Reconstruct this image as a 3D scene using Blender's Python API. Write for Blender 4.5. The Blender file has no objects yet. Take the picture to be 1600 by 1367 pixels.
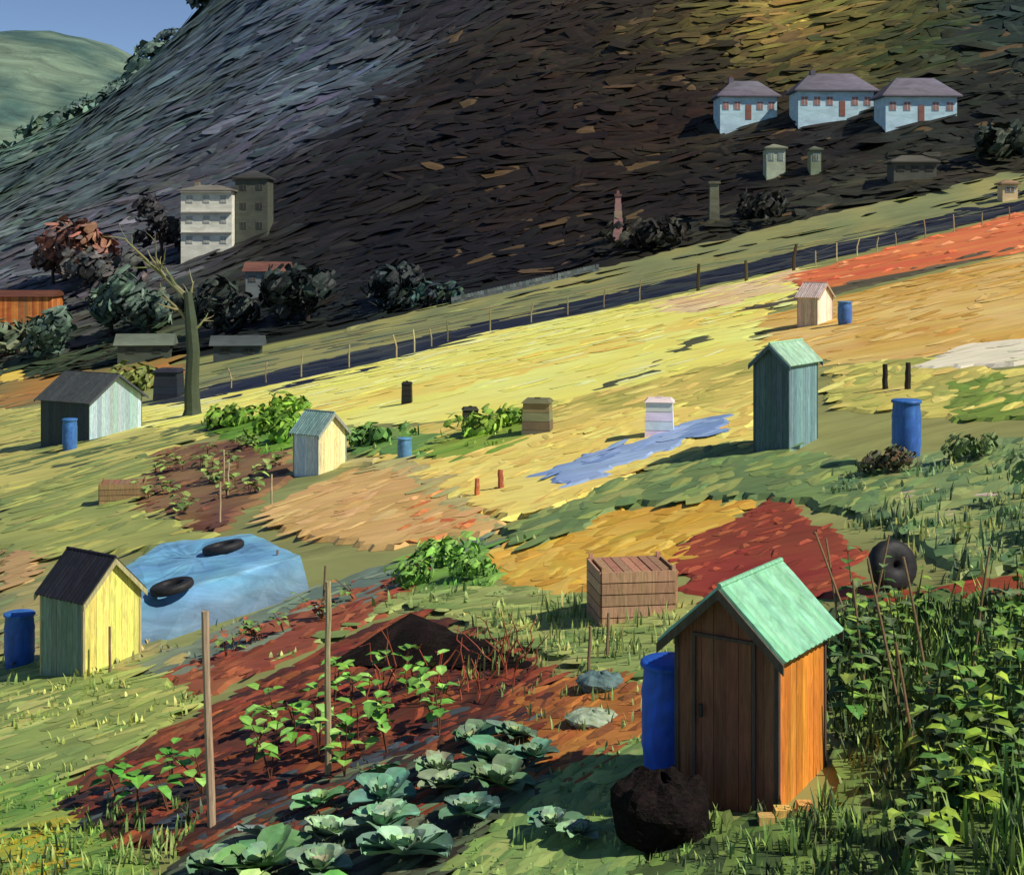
import bpy, math, random
from mathutils import Vector, Matrix, noise, geometry
random.seed(7)
R=random.random
def U(a,b): return a+(b-a)*R()
def G(m,s): return random.gauss(m,s)
def s2l(c):
    c=max(0,min(255,c))/255
    return c/12.92 if c<=0.04045 else ((c+0.055)/1.055)**2.4
def C(r,g,b,k=1.0): return (min(.85,s2l(r)*k),min(.85,s2l(g)*k),min(.85,s2l(b)*k),1)
def jit(c,v=.18,h=.08):
    k=math.exp(G(0,v))
    return tuple(max(.002,min(.88,c[i]*k*math.exp(G(0,h)))) for i in range(3))+(1,)
def mul(c,k): return tuple(min(.88,x*k) for x in c[:3])+(1,)
def mixc(a,b,t): return tuple(a[i]*(1-t)+b[i]*t for i in range(3))+(1,)

# ------------------------------------------------------------ terrain shape
RID=[(-450,0),(-320,5),(-220,20),(-162,35.6),(-121.5,55.8),(-113.4,65),(-95,84),(-60,118),(0,160),(120,215),(400,260)]
def interp(x,P):
    if x<=P[0][0]: return P[0][1]
    for (a,b),(c,d) in zip(P,P[1:]):
        if x<=c: return b+(d-b)*(x-a)/(c-a)
    return P[-1][1]
def T(x,y):
    p=0.19375*max(-300,min(300,x))
    if y<150: return p
    t=(y-150)/300
    z=p+(interp(x,RID)-p)*min(t,1)**1.35
    if y>450:
        e=math.exp(-((y-450)/220)**2)
        z=z*e-45*(1-e)
    return z
def TH(x,y):
    z=T(x,y)
    if y>156: z+=.7*noise.noise(Vector((x*.12,y*.08,3)))+1.2*noise.noise(Vector((x*.03,y*.03,1)))*min(1,(y-156)/60)
    return z
PLOTS=[]
def pip(x,y,P):
    c=False;n=len(P);j=n-1
    for i in range(n):
        xi,yi=P[i];xj,yj=P[j]
        if (yi>y)!=(yj>y) and x<(xj-xi)*(y-yi)/(yj-yi)+xi: c=not c
        j=i
    return c
def low(x,y):
    if y<150:
        for P,off,bb in reversed(PLOTS):
            if bb[0]<=x<=bb[1] and bb[2]<=y<=bb[3] and pip(x,y,P): return off
    return 0
def S(x,y): return T(x,y)+low(x,y)

# ------------------------------------------------------------ materials
def mat_paint(name,col=None,scale=1.0,stretch=.3,ang=0.0,var=.35,bump=.4,dist=.02,rough=.6,spec=.25,hue=.01,vert=False):
    m=bpy.data.materials.new(name); m.use_nodes=True
    nt=m.node_tree; N=nt.nodes; L=nt.links
    bs=N['Principled BSDF']; bs.inputs['Roughness'].default_value=rough
    bs.inputs['Specular IOR Level'].default_value=spec
    tc=N.new('ShaderNodeTexCoord'); mp=N.new('ShaderNodeMapping')
    mp.inputs['Rotation'].default_value=(0,0,ang)
    sc=(scale*stretch,scale,scale) if not vert else (scale,scale,scale*stretch)
    mp.inputs['Scale'].default_value=sc
    L.new(tc.outputs['Object'],mp.inputs['Vector'])
    n1=N.new('ShaderNodeTexNoise'); n1.inputs['Scale'].default_value=1.0; n1.inputs['Detail'].default_value=4; n1.inputs['Roughness'].default_value=.62; n1.inputs['Distortion'].default_value=.9
    L.new(mp.outputs[0],n1.inputs['Vector'])
    n2=N.new('ShaderNodeTexNoise'); n2.inputs['Scale'].default_value=.23; n2.inputs['Detail'].default_value=2
    L.new(mp.outputs[0],n2.inputs['Vector'])
    if col is None:
        at=N.new('ShaderNodeAttribute'); at.attribute_name='Col'; base=at.outputs['Color']
    else:
        rgb=N.new('ShaderNodeRGB'); rgb.outputs[0].default_value=col; base=rgb.outputs[0]
    mr=N.new('ShaderNodeMapRange'); mr.inputs['From Min'].default_value=.3; mr.inputs['From Max'].default_value=.7
    mr.inputs['To Min'].default_value=1-var; mr.inputs['To Max'].default_value=1+var*.8
    L.new(n1.outputs['Fac'],mr.inputs['Value'])
    mh=N.new('ShaderNodeMapRange'); mh.inputs['From Min'].default_value=.3; mh.inputs['From Max'].default_value=.7
    mh.inputs['To Min'].default_value=.5-hue; mh.inputs['To Max'].default_value=.5+hue
    L.new(n2.outputs['Fac'],mh.inputs['Value'])
    hs=N.new('ShaderNodeHueSaturation'); L.new(base,hs.inputs['Color']); L.new(mh.outputs[0],hs.inputs['Hue']); L.new(mr.outputs[0],hs.inputs['Value'])
    L.new(hs.outputs[0],bs.inputs['Base Color'])
    bp=N.new('ShaderNodeBump'); bp.inputs['Strength'].default_value=bump; bp.inputs['Distance'].default_value=dist
    L.new(n1.outputs['Fac'],bp.inputs['Height']); L.new(bp.outputs[0],bs.inputs['Normal'])
    return m

def link(o,parent=None):
    bpy.context.collection.objects.link(o)
    if parent: o.parent=parent
    return o
def mesh(name,V,F,mat,cols=None,parent=None,smooth=False):
    me=bpy.data.meshes.new(name); me.from_pydata(V,[],F); me.update()
    if cols is not None:
        a=me.color_attributes.new('Col','FLOAT_COLOR','POINT')
        a.data.foreach_set('color',[x for c in cols for x in c])
    if smooth: me.polygons.foreach_set('use_smooth',[True]*len(me.polygons))
    me.materials.append(mat)
    o=bpy.data.objects.new(name,me)
    return link(o,parent)
def empty(name,x,y,rot=0,dz=0):
    e=bpy.data.objects.new(name,None); e.empty_display_size=.3
    e.location=(x,y,S(x,y)+dz); e.rotation_euler=(0,0,rot)
    return link(e)
BOXF=[(0,3,2,1),(4,5,6,7),(0,1,5,4),(1,2,6,5),(2,3,7,6),(3,0,4,7)]
class Acc:
    def __init__(s): s.V=[];s.F=[];s.C=[]
    def add(s,vs,fs,c):
        n=len(s.V); s.V+=[tuple(v) for v in vs]; s.F+=[tuple(i+n for i in f) for f in fs]
        s.C+= [c]*len(vs) if not isinstance(c,list) else c
    def box(s,x0,x1,y0,y1,z0,z1,c):
        s.add([(x0,y0,z0),(x1,y0,z0),(x1,y1,z0),(x0,y1,z0),(x0,y0,z1),(x1,y0,z1),(x1,y1,z1),(x0,y1,z1)],BOXF,c)
    def tube(s,pts,rad,c,n=7,cap=True):
        V=[];F=[]
        for i,p in enumerate(pts):
            p=Vector(p)
            d=(Vector(pts[min(i+1,len(pts)-1)])-Vector(pts[max(i-1,0)])).normalized()
            ref=Vector((1,0,0)) if abs(d.x)<.8 else Vector((0,1,0))
            a=(ref-d*ref.dot(d)).normalized(); b=d.cross(a)
            for k in range(n):
                t=2*math.pi*k/n
                V.append(p+(a*math.cos(t)+b*math.sin(t))*rad[i])
        for i in range(len(pts)-1):
            for k in range(n): F.append((i*n+k,i*n+(k+1)%n,(i+1)*n+(k+1)%n,(i+1)*n+k))
        if cap: F.append(tuple(range(n-1,-1,-1))); F.append(tuple((len(pts)-1)*n+k for k in range(n)))
        s.add(V,F,c)
    def lathe(s,prof,c,n=24):
        V=[];F=[]
        for r,z in prof:
            for k in range(n):
                t=2*math.pi*k/n; V.append((r*math.cos(t),r*math.sin(t),z))
        for i in range(len(prof)-1):
            for k in range(n): F.append((i*n+k,i*n+(k+1)%n,(i+1)*n+(k+1)%n,(i+1)*n+k))
        F.append(tuple((len(prof)-1)*n+k for k in range(n)))
        s.add(V,F,c)
    def dab(s,c,d,n,L,w,h,col):
        c=Vector(c); d=Vector(d).normalized(); n=Vector(n).normalized(); sd=n.cross(d).normalized()
        pr=((-.5,.12),(-.42,.4),(0,.5),(.36,.42),(.5,.1),(.44,-.34),(.05,-.5),(-.4,-.38))
        V=[c+d*L*a*U(.85,1.15)+sd*w*b*U(.75,1.25) for a,b in pr]
        V+=[c-d*L*.2+n*h*U(.5,1.3)+sd*w*U(-.1,.1), c+d*L*.2+n*h*U(.5,1.3)+sd*w*U(-.1,.1)]
        c2=mul(col,1.08); c1=mul(col,.92)
        s.add(V,[(0,8,1),(1,8,2),(2,8,9),(2,9,3),(3,9,4),(4,9,5),(5,9,6),(6,9,8),(6,8,7),(7,8,0)],[col,c2,c2,col,col,c1,c1,col,col,c2])
    def blade(s,p,d,h,w,lean,col):
        p=Vector(p); sd=Vector((math.cos(d),math.sin(d),0)); ln=Vector((math.cos(d+1.4),math.sin(d+1.4),0))*lean
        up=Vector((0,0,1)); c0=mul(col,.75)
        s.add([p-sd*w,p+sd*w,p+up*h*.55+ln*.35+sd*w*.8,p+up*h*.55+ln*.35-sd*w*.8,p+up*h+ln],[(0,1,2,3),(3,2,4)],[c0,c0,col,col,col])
    def leaf(s,p,d,L,w,col,droop=.3):
        p=Vector(p); d=Vector(d).normalized(); up=Vector((0,0,1)); sd=d.cross(up)
        if sd.length<1e-3: sd=Vector((1,0,0))
        sd.normalize(); nn=sd.cross(d)
        m1=p+d*L*.3; m2=p+d*L*.72-nn*L*droop*.35; e=p+d*L-nn*L*droop
        c2=mul(col,1.2)
        s.add([p,m1+sd*w*.5+nn*w*.12,m1,m1-sd*w*.5+nn*w*.12,m2+sd*w*.46+nn*w*.1,m2,m2-sd*w*.46+nn*w*.1,e],
          [(0,2,1),(0,3,2),(1,2,5,4),(2,3,6,5),(4,5,7),(5,6,7)],[col,col,c2,col,col,c2,col,col])
    def out(s,name,mat,parent=None,smooth=False): return mesh(name,s.V,s.F,mat,s.C,parent,smooth)

M_FINE=mat_paint('mat_paint_fine',scale=9,stretch=.5,var=.22,bump=.45,dist=.015)
M_MID=mat_paint('mat_paint_mid',scale=3,stretch=.5,var=.16,bump=.3,dist=.03)
M_FAR=mat_paint('mat_paint_far',scale=.8,stretch=.25,ang=.9,var=.4,bump=.5,dist=.35)
M_WOOD=mat_paint('mat_board',scale=26,stretch=.12,var=.35,bump=.6,dist=.008,vert=True)
M_WALLF=mat_paint('mat_wall_far',scale=1.2,stretch=.4,var=.25,bump=.4,dist=.05)
M_PLAST=mat_paint('mat_plastic',scale=7,stretch=.3,var=.3,bump=.35,dist=.012,rough=.5,spec=.3,vert=True)
M_LEAF=mat_paint('mat_leaf',scale=14,stretch=.6,var=.2,bump=.25,dist=.006,rough=.55,hue=.015)

# ------------------------------------------------------------ ground sheet
def ladder(parts):
    out=[]
    for a,b,st in parts:
        n=max(1,int(round((b-a)/st)))
        out+=[a+(b-a)*i/n for i in range(n)]
    out.append(parts[-1][1]); return out
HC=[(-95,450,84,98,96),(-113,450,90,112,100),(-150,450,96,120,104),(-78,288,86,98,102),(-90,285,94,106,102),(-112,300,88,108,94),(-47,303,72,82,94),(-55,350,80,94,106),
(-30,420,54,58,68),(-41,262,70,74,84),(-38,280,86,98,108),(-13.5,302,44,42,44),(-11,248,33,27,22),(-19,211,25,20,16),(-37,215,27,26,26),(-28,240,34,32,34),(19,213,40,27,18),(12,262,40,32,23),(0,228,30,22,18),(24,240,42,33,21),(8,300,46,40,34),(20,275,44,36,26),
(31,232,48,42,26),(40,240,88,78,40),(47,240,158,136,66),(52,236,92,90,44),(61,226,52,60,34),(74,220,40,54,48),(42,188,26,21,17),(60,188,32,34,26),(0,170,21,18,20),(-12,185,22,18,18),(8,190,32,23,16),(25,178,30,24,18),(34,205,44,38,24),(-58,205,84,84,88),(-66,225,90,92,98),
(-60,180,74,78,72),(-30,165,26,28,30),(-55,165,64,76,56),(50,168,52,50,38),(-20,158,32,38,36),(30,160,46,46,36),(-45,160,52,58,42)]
HCL=[(a,b,C(r,g,bb)) for a,b,r,g,bb in HC]  # the dark tones hold the hillside's shade in the colour
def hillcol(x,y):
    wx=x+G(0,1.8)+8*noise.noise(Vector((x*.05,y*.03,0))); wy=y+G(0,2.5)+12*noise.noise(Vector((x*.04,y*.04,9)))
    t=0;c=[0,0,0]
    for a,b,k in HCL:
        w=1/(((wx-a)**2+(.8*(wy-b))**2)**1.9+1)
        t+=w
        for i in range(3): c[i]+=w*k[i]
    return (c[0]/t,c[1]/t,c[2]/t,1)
xs=ladder([(-3000,-600,400),(-600,-240,20),(-240,-100,3),(-100,120,1.6),(120,300,6),(300,3000,400)])
ys=ladder([(-400,0,40),(0,140,7),(140,300,1.6),(300,460,3),(460,1000,30),(1000,4000,500)])
V=[];F=[];CC=[]
gb=C(134,140,84); gb2=C(152,152,92)
for y in ys:
    for x in xs:
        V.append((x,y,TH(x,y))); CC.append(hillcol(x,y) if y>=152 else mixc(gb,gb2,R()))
nx=len(xs)
for j in range(len(ys)-1):
    for i in range(nx-1): F.append((j*nx+i,j*nx+i+1,(j+1)*nx+i+1,(j+1)*nx+i))
mesh('ground_terrain',V,F,mat_paint('mat_ground',scale=.5,stretch=.3,ang=-.8,var=.3,bump=.5,dist=.25),CC)

FH=[(-2500,60),(-1400,150),(-900,215),(-640,246),(-576,243),(-504,243),(-450,233),(-406,214),(-250,150),(0,70),(800,-20)]
V=[];F=[];CC=[]
hx=ladder([(-2500,-900,60),(-900,-200,10),(-200,800,50)]); hy=ladder([(900,1600,20),(1600,2200,100)])
for y in hy:
    for x in hx:
        t=(y-900)/700
        z=-50+(interp(x,FH)+50)*(math.sin(min(1,t)*math.pi/2)**1.1) if t<=1 else interp(x,FH)*(1-(t-1))-10*(t-1)
        z+=5*noise.noise(Vector((x*.012,y*.012,0)))+3*noise.noise(Vector((x*.05,y*.03,6)))
        n=noise.noise(Vector((x*.012+y*.006,y*.01,5)))+.7*noise.noise(Vector((x*.04,y*.02,8)))
        V.append((x,y,z)); CC.append(mixc(C(110,130,110),C(66,92,86),max(0,min(1,.5+n*1.8))))
nx=len(hx)
for j in range(len(hy)-1):
    for i in range(nx-1): F.append((j*nx+i,j*nx+i+1,(j+1)*nx+i+1,(j+1)*nx+i))
mesh('distant_hill',V,F,mat_paint('mat_far_hill',scale=.05,stretch=.25,ang=.5,var=.4,bump=.8,dist=9),CC,smooth=True)

# ------------------------------------------------------------ plots
def area(P): return abs(sum(P[i][0]*P[(i+1)%len(P)][1]-P[(i+1)%len(P)][0]*P[i][1] for i in range(len(P))))/2
STROKES=Acc(); TUFTS=Acc(); CLODS=Acc()
NPL=Vector((-.19,0,1)).normalized()
def Bm(x,y): return .00022*y*(1+noise.noise(Vector((x*30/max(y,5),14*math.log(max(y,5)),2.2))))
def tuft(acc,x,y,h,col,n=6,spread=.04,lean=.4,w=None):
    z=S(x,y)
    for i in range(n):
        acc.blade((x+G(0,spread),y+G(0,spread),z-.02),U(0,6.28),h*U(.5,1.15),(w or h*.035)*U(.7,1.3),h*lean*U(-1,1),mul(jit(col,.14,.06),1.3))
layer=[0]
def plot(name,P,rgb,kind='grass',dens=1.0,ang=60,alt=(),rag=1.0,size=1.0,var=.2,tf=None,albk=1.0,lift=0,tuf=None,cj=None):
    layer[0]+=1; k=layer[0]
    if kind in('grass','soil','lush'): albk*=1.14
    col=C(*rgb,albk); Y=sum(p[1] for p in P)/len(P)
    O=[]; n=len(P); amp=.006*Y*rag
    base=k*(.002+.00004*Y)+lift
    for i in range(n):
        a=Vector(P[i]);b=Vector(P[(i+1)%n]); ln=(b-a).length
        m=max(2,min(60,int(ln/(.007*Y))))
        d=(b-a)/max(ln,1e-6); nrm=Vector((-d.y,d.x))
        for q in range(m):
            p=a+(b-a)*q/m
            if q: p=p+nrm*amp*(noise.noise(Vector((p.x*35/Y,p.y*35/Y,k)))*2.2+1.2*noise.noise(Vector((p.x*160/Y,p.y*90/Y,k+5)))+G(0,.14))
            O.append(p)
    x0=min(p.x for p in O);x1=max(p.x for p in O);y0=min(p.y for p in O);y1=max(p.y for p in O)
    OT=[(p.x,p.y) for p in O]
    st=.014*Y; pts=list(O)
    nx_=min(70,int((x1-x0)/st)+1); ny_=min(70,int((y1-y0)/(st*2.2))+1)
    for i in range(nx_):
        for j in range(ny_):
            x=x0+(i+U(.2,.8))*(x1-x0)/nx_; y=y0+(j+U(.2,.8))*(y1-y0)/ny_
            if pip(x,y,OT): pts.append(Vector((x,y)))
    # inner ring close to the outline so the margin slopes down in a narrow strip
    no=len(O)
    for i in range(0,no):
        a=O[i-1];b=O[(i+1)%no]; d=(b-a)
        if d.length<1e-5: continue
        nr=Vector((-d.y,d.x)).normalized()*.0035*Y
        for q in(O[i]+nr,O[i]-nr):
            if pip(q.x,q.y,OT): pts.append(q)
    m=len(O)
    res=geometry.delaunay_2d_cdt(pts,[],[list(range(m))],1,1e-5)
    vs,fs,ov=res[0],res[2],res[3]
    VV=[];CCo=[]
    cols=[col]+[C(*a,albk) for a in alt]
    for i,v in enumerate(vs):
        isb= any(o<m for o in ov[i]) if ov[i] else True
        far=(.35 if v.y>149 else 0)
        off=(low(v.x,v.y)-.003 if isb else base)+far+Bm(v.x,v.y)
        VV.append((v.x,v.y,T(v.x,v.y)+off))
        c=col
        if alt:
            q=.4+noise.noise(Vector((v.x*26/Y,v.y*9/Y,k*7.7)))*1.5+G(0,.08)
            c=mixc(col,C(*alt[k%len(alt)],albk),max(0,min(1,q)))
        CCo.append(c)
    PLOTS.append((OT,base,(x0,x1,y0,y1)))
    mt=mat_paint('mat_'+name+str(k),scale=80/Y,stretch=.22,ang=-math.radians(ang),var=var,bump=.6,dist=.0013*Y)
    mesh(name,VV,[tuple(f) for f in fs],mt,CCo)
    apx=area(P)*(2222/Y)**2*(5.245/Y)
    N=int(dens*apx/420)
    bx=[min(p[0] for p in P),max(p[0] for p in P),min(p[1] for p in P),max(p[1] for p in P)]
    acc={'grass':STROKES,'soil':CLODS,'straw':STROKES,'lush':TUFTS}[kind]
    made=0;tries=0
    if tuf is None: tuf={'grass':.3,'lush':.8}.get(kind,0)
    if cj is None: cj=.06 if kind=='straw' else .11
    while made<N and tries<N*12+50:
        tries+=1
        x=U(bx[0],bx[1]);y=U(bx[2],bx[3])
        if not pip(x,y,P): continue
        made+=1
        c=mixc(jit(random.choice(cols),cj,cj*.5),col,.2)
        z=T(x,y)+base+Bm(x,y)+.0002*y+(.35 if y>149 else 0)
        if R()<tuf and (y<25 or (kind=='lush' and y<60)):
            h=(tf or .0065*y)*U(.5,1.2)
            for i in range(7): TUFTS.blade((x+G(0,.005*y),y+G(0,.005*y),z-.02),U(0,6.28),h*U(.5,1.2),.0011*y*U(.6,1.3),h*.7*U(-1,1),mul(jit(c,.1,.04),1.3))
        else:
            a=math.radians(ang+G(0,15)); L=.026*y*U(.4,1.8)*size; w=.012*y*U(.5,1.5)*size
            if kind=='soil': L*=.6; w*=.6
            (STROKES if kind=='lush' else acc).dab((x,y,z),(math.cos(a),math.sin(a),.19*math.cos(a)+G(0,.008)),NPL,L,w,.0005*y*U(.5,1.5)*(2.4 if kind=='soil' else 1),c)
g=plot
g('far_lane',[(-57.5,159.8),(-36.1,154.2),(-24.5,105.7),(-44.2,122.7)],(168,120,62),'straw',alt=[(124,116,72)],cj=.12)
g('stubble_field',[(-61.5,168),(-57.6,166),(-53.6,156.3),(-57.3,159.1)],(224,194,90),'straw')
g('grass_verge',[(-23.2,103),(-23.1,134.9),(-16,151),(-4,154),(22,159),(58,164),(64,150),(60,140),(25.6,129.1),(10.1,112.3),(-4.7,103.5),(-10.6,98.3),(-19.8,91.8)],(118,124,84),'grass',dens=1.8,alt=[(76,86,74),(148,144,88)],ang=25,cj=.16)
g('fence_shadow_strip',[(-22.8,84.9),(-20.1,94.2),(-4.7,109),(10.4,119.5),(24.7,129),(57.5,161),(47.6,126.5),(20.9,102),(9.1,98.6),(-4.1,87.6),(-18.1,81.2)],(26,32,50),'grass',dens=1.6,ang=35,alt=[(56,62,64),(20,26,44)],rag=1.8,cj=.15)  # shadow below the fence, painted on the ground as a dark strip
g('ochre_field',[(10.9,63.5),(16.1,67.5),(26.2,72.8),(24,55),(14.22,39.51),(11.42,39.64),(9.59,41.8),(8.48,47.09)],(212,168,84),'straw',dens=1.3,alt=[(198,150,66),(228,194,120)],ang=40)
g('straw_field',[(-23.5,87.1),(-18.3,83.2),(-6.9,85),(-2.6,94.5),(8.5,94.2),(20.1,99.5),(14,70.1),(10.9,63.5),(8.65,48.06),(4.22,46.85),(1.01,44.88),(-3.27,48.37),(-11,58.1),(-18.6,70.8)],(248,228,126),'straw',dens=1.4,ang=40,alt=[(240,214,106),(248,220,100),(252,238,156)],albk=1.12,var=.12)
g('straw_swath',[(-12,62),(-3,66),(6,71),(14,74),(12,68),(2,60),(-6,57)],(242,208,98),'straw',dens=.9,ang=30,alt=[(248,226,122)],rag=2.5,var=.12)
g('straw_margin',[(-5.6,46.7),(1,46.3),(8.3,48),(6.6,33),(3.5,34),(-2.6,36.5)],(218,196,104),'straw',dens=1.3,ang=50,alt=[(172,168,84),(232,212,118)],rag=1.5)
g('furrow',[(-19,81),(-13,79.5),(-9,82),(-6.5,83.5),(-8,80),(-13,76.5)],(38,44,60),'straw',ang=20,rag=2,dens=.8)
g('furrow',[(2.6,47.5),(4.6,51),(5.6,53.5),(5.0,50),(3.4,46.8)],(84,88,62),'straw',ang=60,rag=1.5,dens=.6)
g('furrow',[(6.0,54.5),(7.0,57.5),(8.0,60),(7.6,57),(6.7,54.3)],(84,88,62),'straw',ang=60,rag=1.5,dens=.6)
g('furrow',[(11.9,69),(14.5,74),(16.5,75),(14.2,70),(12.6,67)],(96,92,72),'straw',ang=60,rag=1.5,dens=.6)
g('pale_track',[(8.1,90.5),(20.1,99.5),(15.4,77.6),(9.7,74.6)],(232,204,156),'straw',ang=35,alt=[(228,190,136)],rag=2)
g('clay_field',[(17.5,92),(42,118.5),(52,128),(42,95),(27.1,73.5),(18.2,74.3),(15.8,76)],(216,122,74),'soil',dens=1.4,ang=40,alt=[(202,104,64),(222,150,100)])
g('drainage_furrow',[(11.5,70.7),(28,79.5),(26.5,75.5),(12.3,67.5)],(84,78,60),'soil',ang=40,rag=1.8)
g('grass_plot',[(9.3,41.35),(11.42,39.64),(11.99,33.3),(10.36,28.78),(8.99,29.37),(7.56,33.6)],(204,190,100),'grass',alt=[(146,150,78),(218,200,112)],dens=1.4)
g('grass_plot',[(10.2,33.5),(12,34),(12.8,30),(10.4,27.5),(8.9,28.8)],(118,140,60),'grass',alt=[(100,124,54)],dens=1.2)
g('horticultural_fleece',[(10.55,37.82),(12.63,40.1),(14.6,38.85),(12.9,34.79),(11.28,35.79)],(238,228,200),'straw',dens=.6,ang=30,lift=.03)
g('grass_plot',[(-44.2,122.7),(-23.5,87.1),(-18.1,70),(-12.2,58.3),(-15.6,53.2),(-18.2,50.7),(-30,75)],(172,168,90),'grass',dens=1.6,alt=[(142,148,82),(188,178,98)],ang=40)
g('grass_bank',[(-27.1,75.2),(-17.1,63.4),(-13.7,66.3),(-11.9,58.9),(-15.6,53.2),(-21.5,59.8)],(96,112,66),'grass',dens=1.6,alt=[(68,82,54),(122,134,76)],ang=40,rag=1.5)
g('vegetable_patch',[(-13,62.7),(-11.2,62.2),(-8,52),(-7.01,45.14),(-10,50.7)],(102,142,50),'lush',dens=1.4,tf=.25,alt=[(86,124,42)],tuf=.3)
g('vegetable_patch',[(-5.46,46.69),(-3.85,47.54),(-2.15,43.38),(-2.61,38.73),(-4.6,42.61)],(98,136,70),'lush',dens=1.4,tf=.2,alt=[(128,148,78)],tuf=.3)
g('vegetable_patch',[(-2.8,41.48),(-.2,44.3),(.92,40.94),(-.16,36.64),(-1.61,35.79)],(116,144,56),'lush',dens=1.6,tf=.2,alt=[(140,158,66)],tuf=.3)
g('grass_plot',[(-17.86,49.59),(-16.7,57.1),(-12.6,51.7),(-10.65,40.09),(-6.96,32.93),(-6.85,30.42),(-12.91,35.86),(-15,41)],(152,156,84),'grass',dens=1.5,alt=[(120,134,74),(170,168,88)])
g('soil_bed',[(-13.2,54.1),(-11.1,54.8),(-6.88,44.98),(-6.18,39.22),(-6.96,32.93),(-10.83,40.79)],(104,70,52),'soil',dens=1.5,alt=[(78,54,46),(128,100,66)],rag=1.8)
g('tan_path',[(-13.11,36.42),(-11.7,35.14),(-10.31,30.94),(-11.04,30.67)],(184,150,100),'straw')
g('sand_plot',[(-6.21,34.95),(-5.25,37.6),(-3.54,39.34),(-2.41,35.76),(-.12,26.6),(-2.43,27.02),(-5.03,31.06)],(212,172,110),'straw',dens=1.1,alt=[(222,186,122),(200,158,94)],ang=60,var=.16)
g('clay_plot',[(-2.9,31.47),(-1.59,32.05),(-.73,27.21),(-1.95,27.04)],(204,128,76),'soil',alt=[(182,100,56),(216,160,104)],rag=2)
g('straw_plot',[(-2.67,37.12),(1.04,38.64),(3.63,40.36),(6.16,36.01),(5.2,30.38),(3.46,30.8),(.75,27.64),(-.25,27.35),(-1.79,33.13)],(238,210,110),'straw',dens=1.3,alt=[(218,188,98),(246,220,122)],var=.17)
g('garden_path',[(-5.33,42.26),(-2.76,38.34),(0,26.49),(-.36,26.54),(-2.95,36.41)],(174,164,108),'grass',dens=.9)
g('blue_ground_sheet',[(.72,31.96),(2.43,33.68),(5.13,35.64),(5.01,32.75),(3.14,31.7),(.93,29.46)],(124,152,198),'straw',dens=.8,ang=50,alt=[(150,174,210)],rag=1.6,lift=.035)
g('grass_bank',[(-.24,26.42),(1.95,28.84),(4.99,31.69),(6.75,25),(6.13,21.98),(5.01,23.17),(4.49,24.93),(2.15,26.49),(.33,24.49)],(118,138,80),'grass',dens=1.6,alt=[(94,116,74),(146,152,86)],tuf=.12)
g('grass_slope',[(5.11,23.64),(6.37,26.21),(9.22,25.61),(10.5,21),(8.5,17.5),(5.6,17.78),(5.66,20.95)],(112,134,86),'grass',dens=1.6,alt=[(80,108,74),(146,156,94)])
layer[0]=8
g('golden_plot',[(-.44,24.68),(.97,27.07),(3.03,25.88),(4.21,24.61),(3,23.02),(2.43,20.8),(1.42,22.54),(1.22,19.36),(.55,20.21),(-.21,22.8)],(210,166,66),'straw',dens=1.3,alt=[(190,142,50),(224,188,88)],rag=1.5,cj=.09)
g('red_soil_plot',[(2.41,22.35),(4.56,24.72),(5.01,20.43),(4.39,18.08),(2.55,18.85)],(142,66,46),'soil',dens=.9,alt=[(122,54,40),(154,80,52)],ang=40,var=.18)
g('horticultural_fleece',[(5.67,23.33),(6.59,22.9),(7.7,21.2),(9,20.5),(8.6,19.4),(7.23,20.09),(6.19,21.15),(5.74,22.39)],(230,222,208),'straw',dens=1.1,alt=[(180,150,138)],ang=-20,rag=1.5,lift=.05)
g('red_soil_plot',[(8.07,26.38),(9.6,25.34),(9.2,24.03),(7.94,25.58)],(180,88,58),'soil')
g('red_soil_strip',[(4.29,18.68),(4.83,17.9),(6.31,17.53),(5.95,16.53),(4.93,16.87),(4.1,17.2)],(146,64,42),'soil',alt=[(112,50,36)],ang=0)
g('grass_path',[(-11.82,32.83),(-8.42,31.18),(-4.58,20.33),(-8.48,23.54)],(158,146,94),'grass',alt=[(112,126,84)])
g('grass_path',[(-5.78,21.59),(-3.55,24.64),(-.47,26.35),(-.23,25.55),(-2.45,22.7),(-4.56,19.88)],(118,130,108),'grass',dens=1.1,alt=[(90,108,98)],ang=50,tuf=.05)
g('vegetable_patch',[(-2.32,25.83),(-.46,25.77),(-.2,21.74),(-1.5,22.16)],(96,132,66),'lush',dens=1.5,tf=.14,alt=[(118,158,74),(80,108,60)],tuf=.5)
g('red_soil_strip',[(-5.18,20.57),(-3.4,23.64),(-1.65,24.49),(-1.54,22.81),(-3.33,19.98),(-4.15,19.2)],(130,68,48),'soil',alt=[(94,50,38),(152,88,58)],ang=50)
g('grass_lawn',[(-8.65,24.03),(-5.23,20.76),(-4.08,18.89),(-5.25,16.66),(-6.04,16.77),(-9,20)],(140,154,82),'grass',dens=1.5,alt=[(116,134,74),(168,172,98)],ang=30)
g('grass_lawn',[(-7,17.6),(-6.17,17.14),(-5.25,16.66),(-4.22,15.14),(-3.38,13.42),(-3.4,10),(-8,10)],(110,144,66),'grass',dens=1.4,tf=.1,alt=[(86,118,56),(140,158,74)],ang=30,tuf=.45)
g('dry_grass',[(-5.6,15.23),(-4.88,15.29),(-4.22,13.79),(-4.4,12),(-7,12)],(170,156,48),'grass',dens=1.3,alt=[(148,146,52)],ang=10)
g('grass_surround',[(-3.46,20.22),(-1.6,22.24),(.78,17.41),(1.17,16.28),(1.95,16.64),(2.6,17.2),(2.3,19.09),(-.2,22.15),(-1.65,22.9)],(138,152,88),'grass',dens=1.6,alt=[(108,130,72),(160,166,96)],ang=-35)
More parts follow.
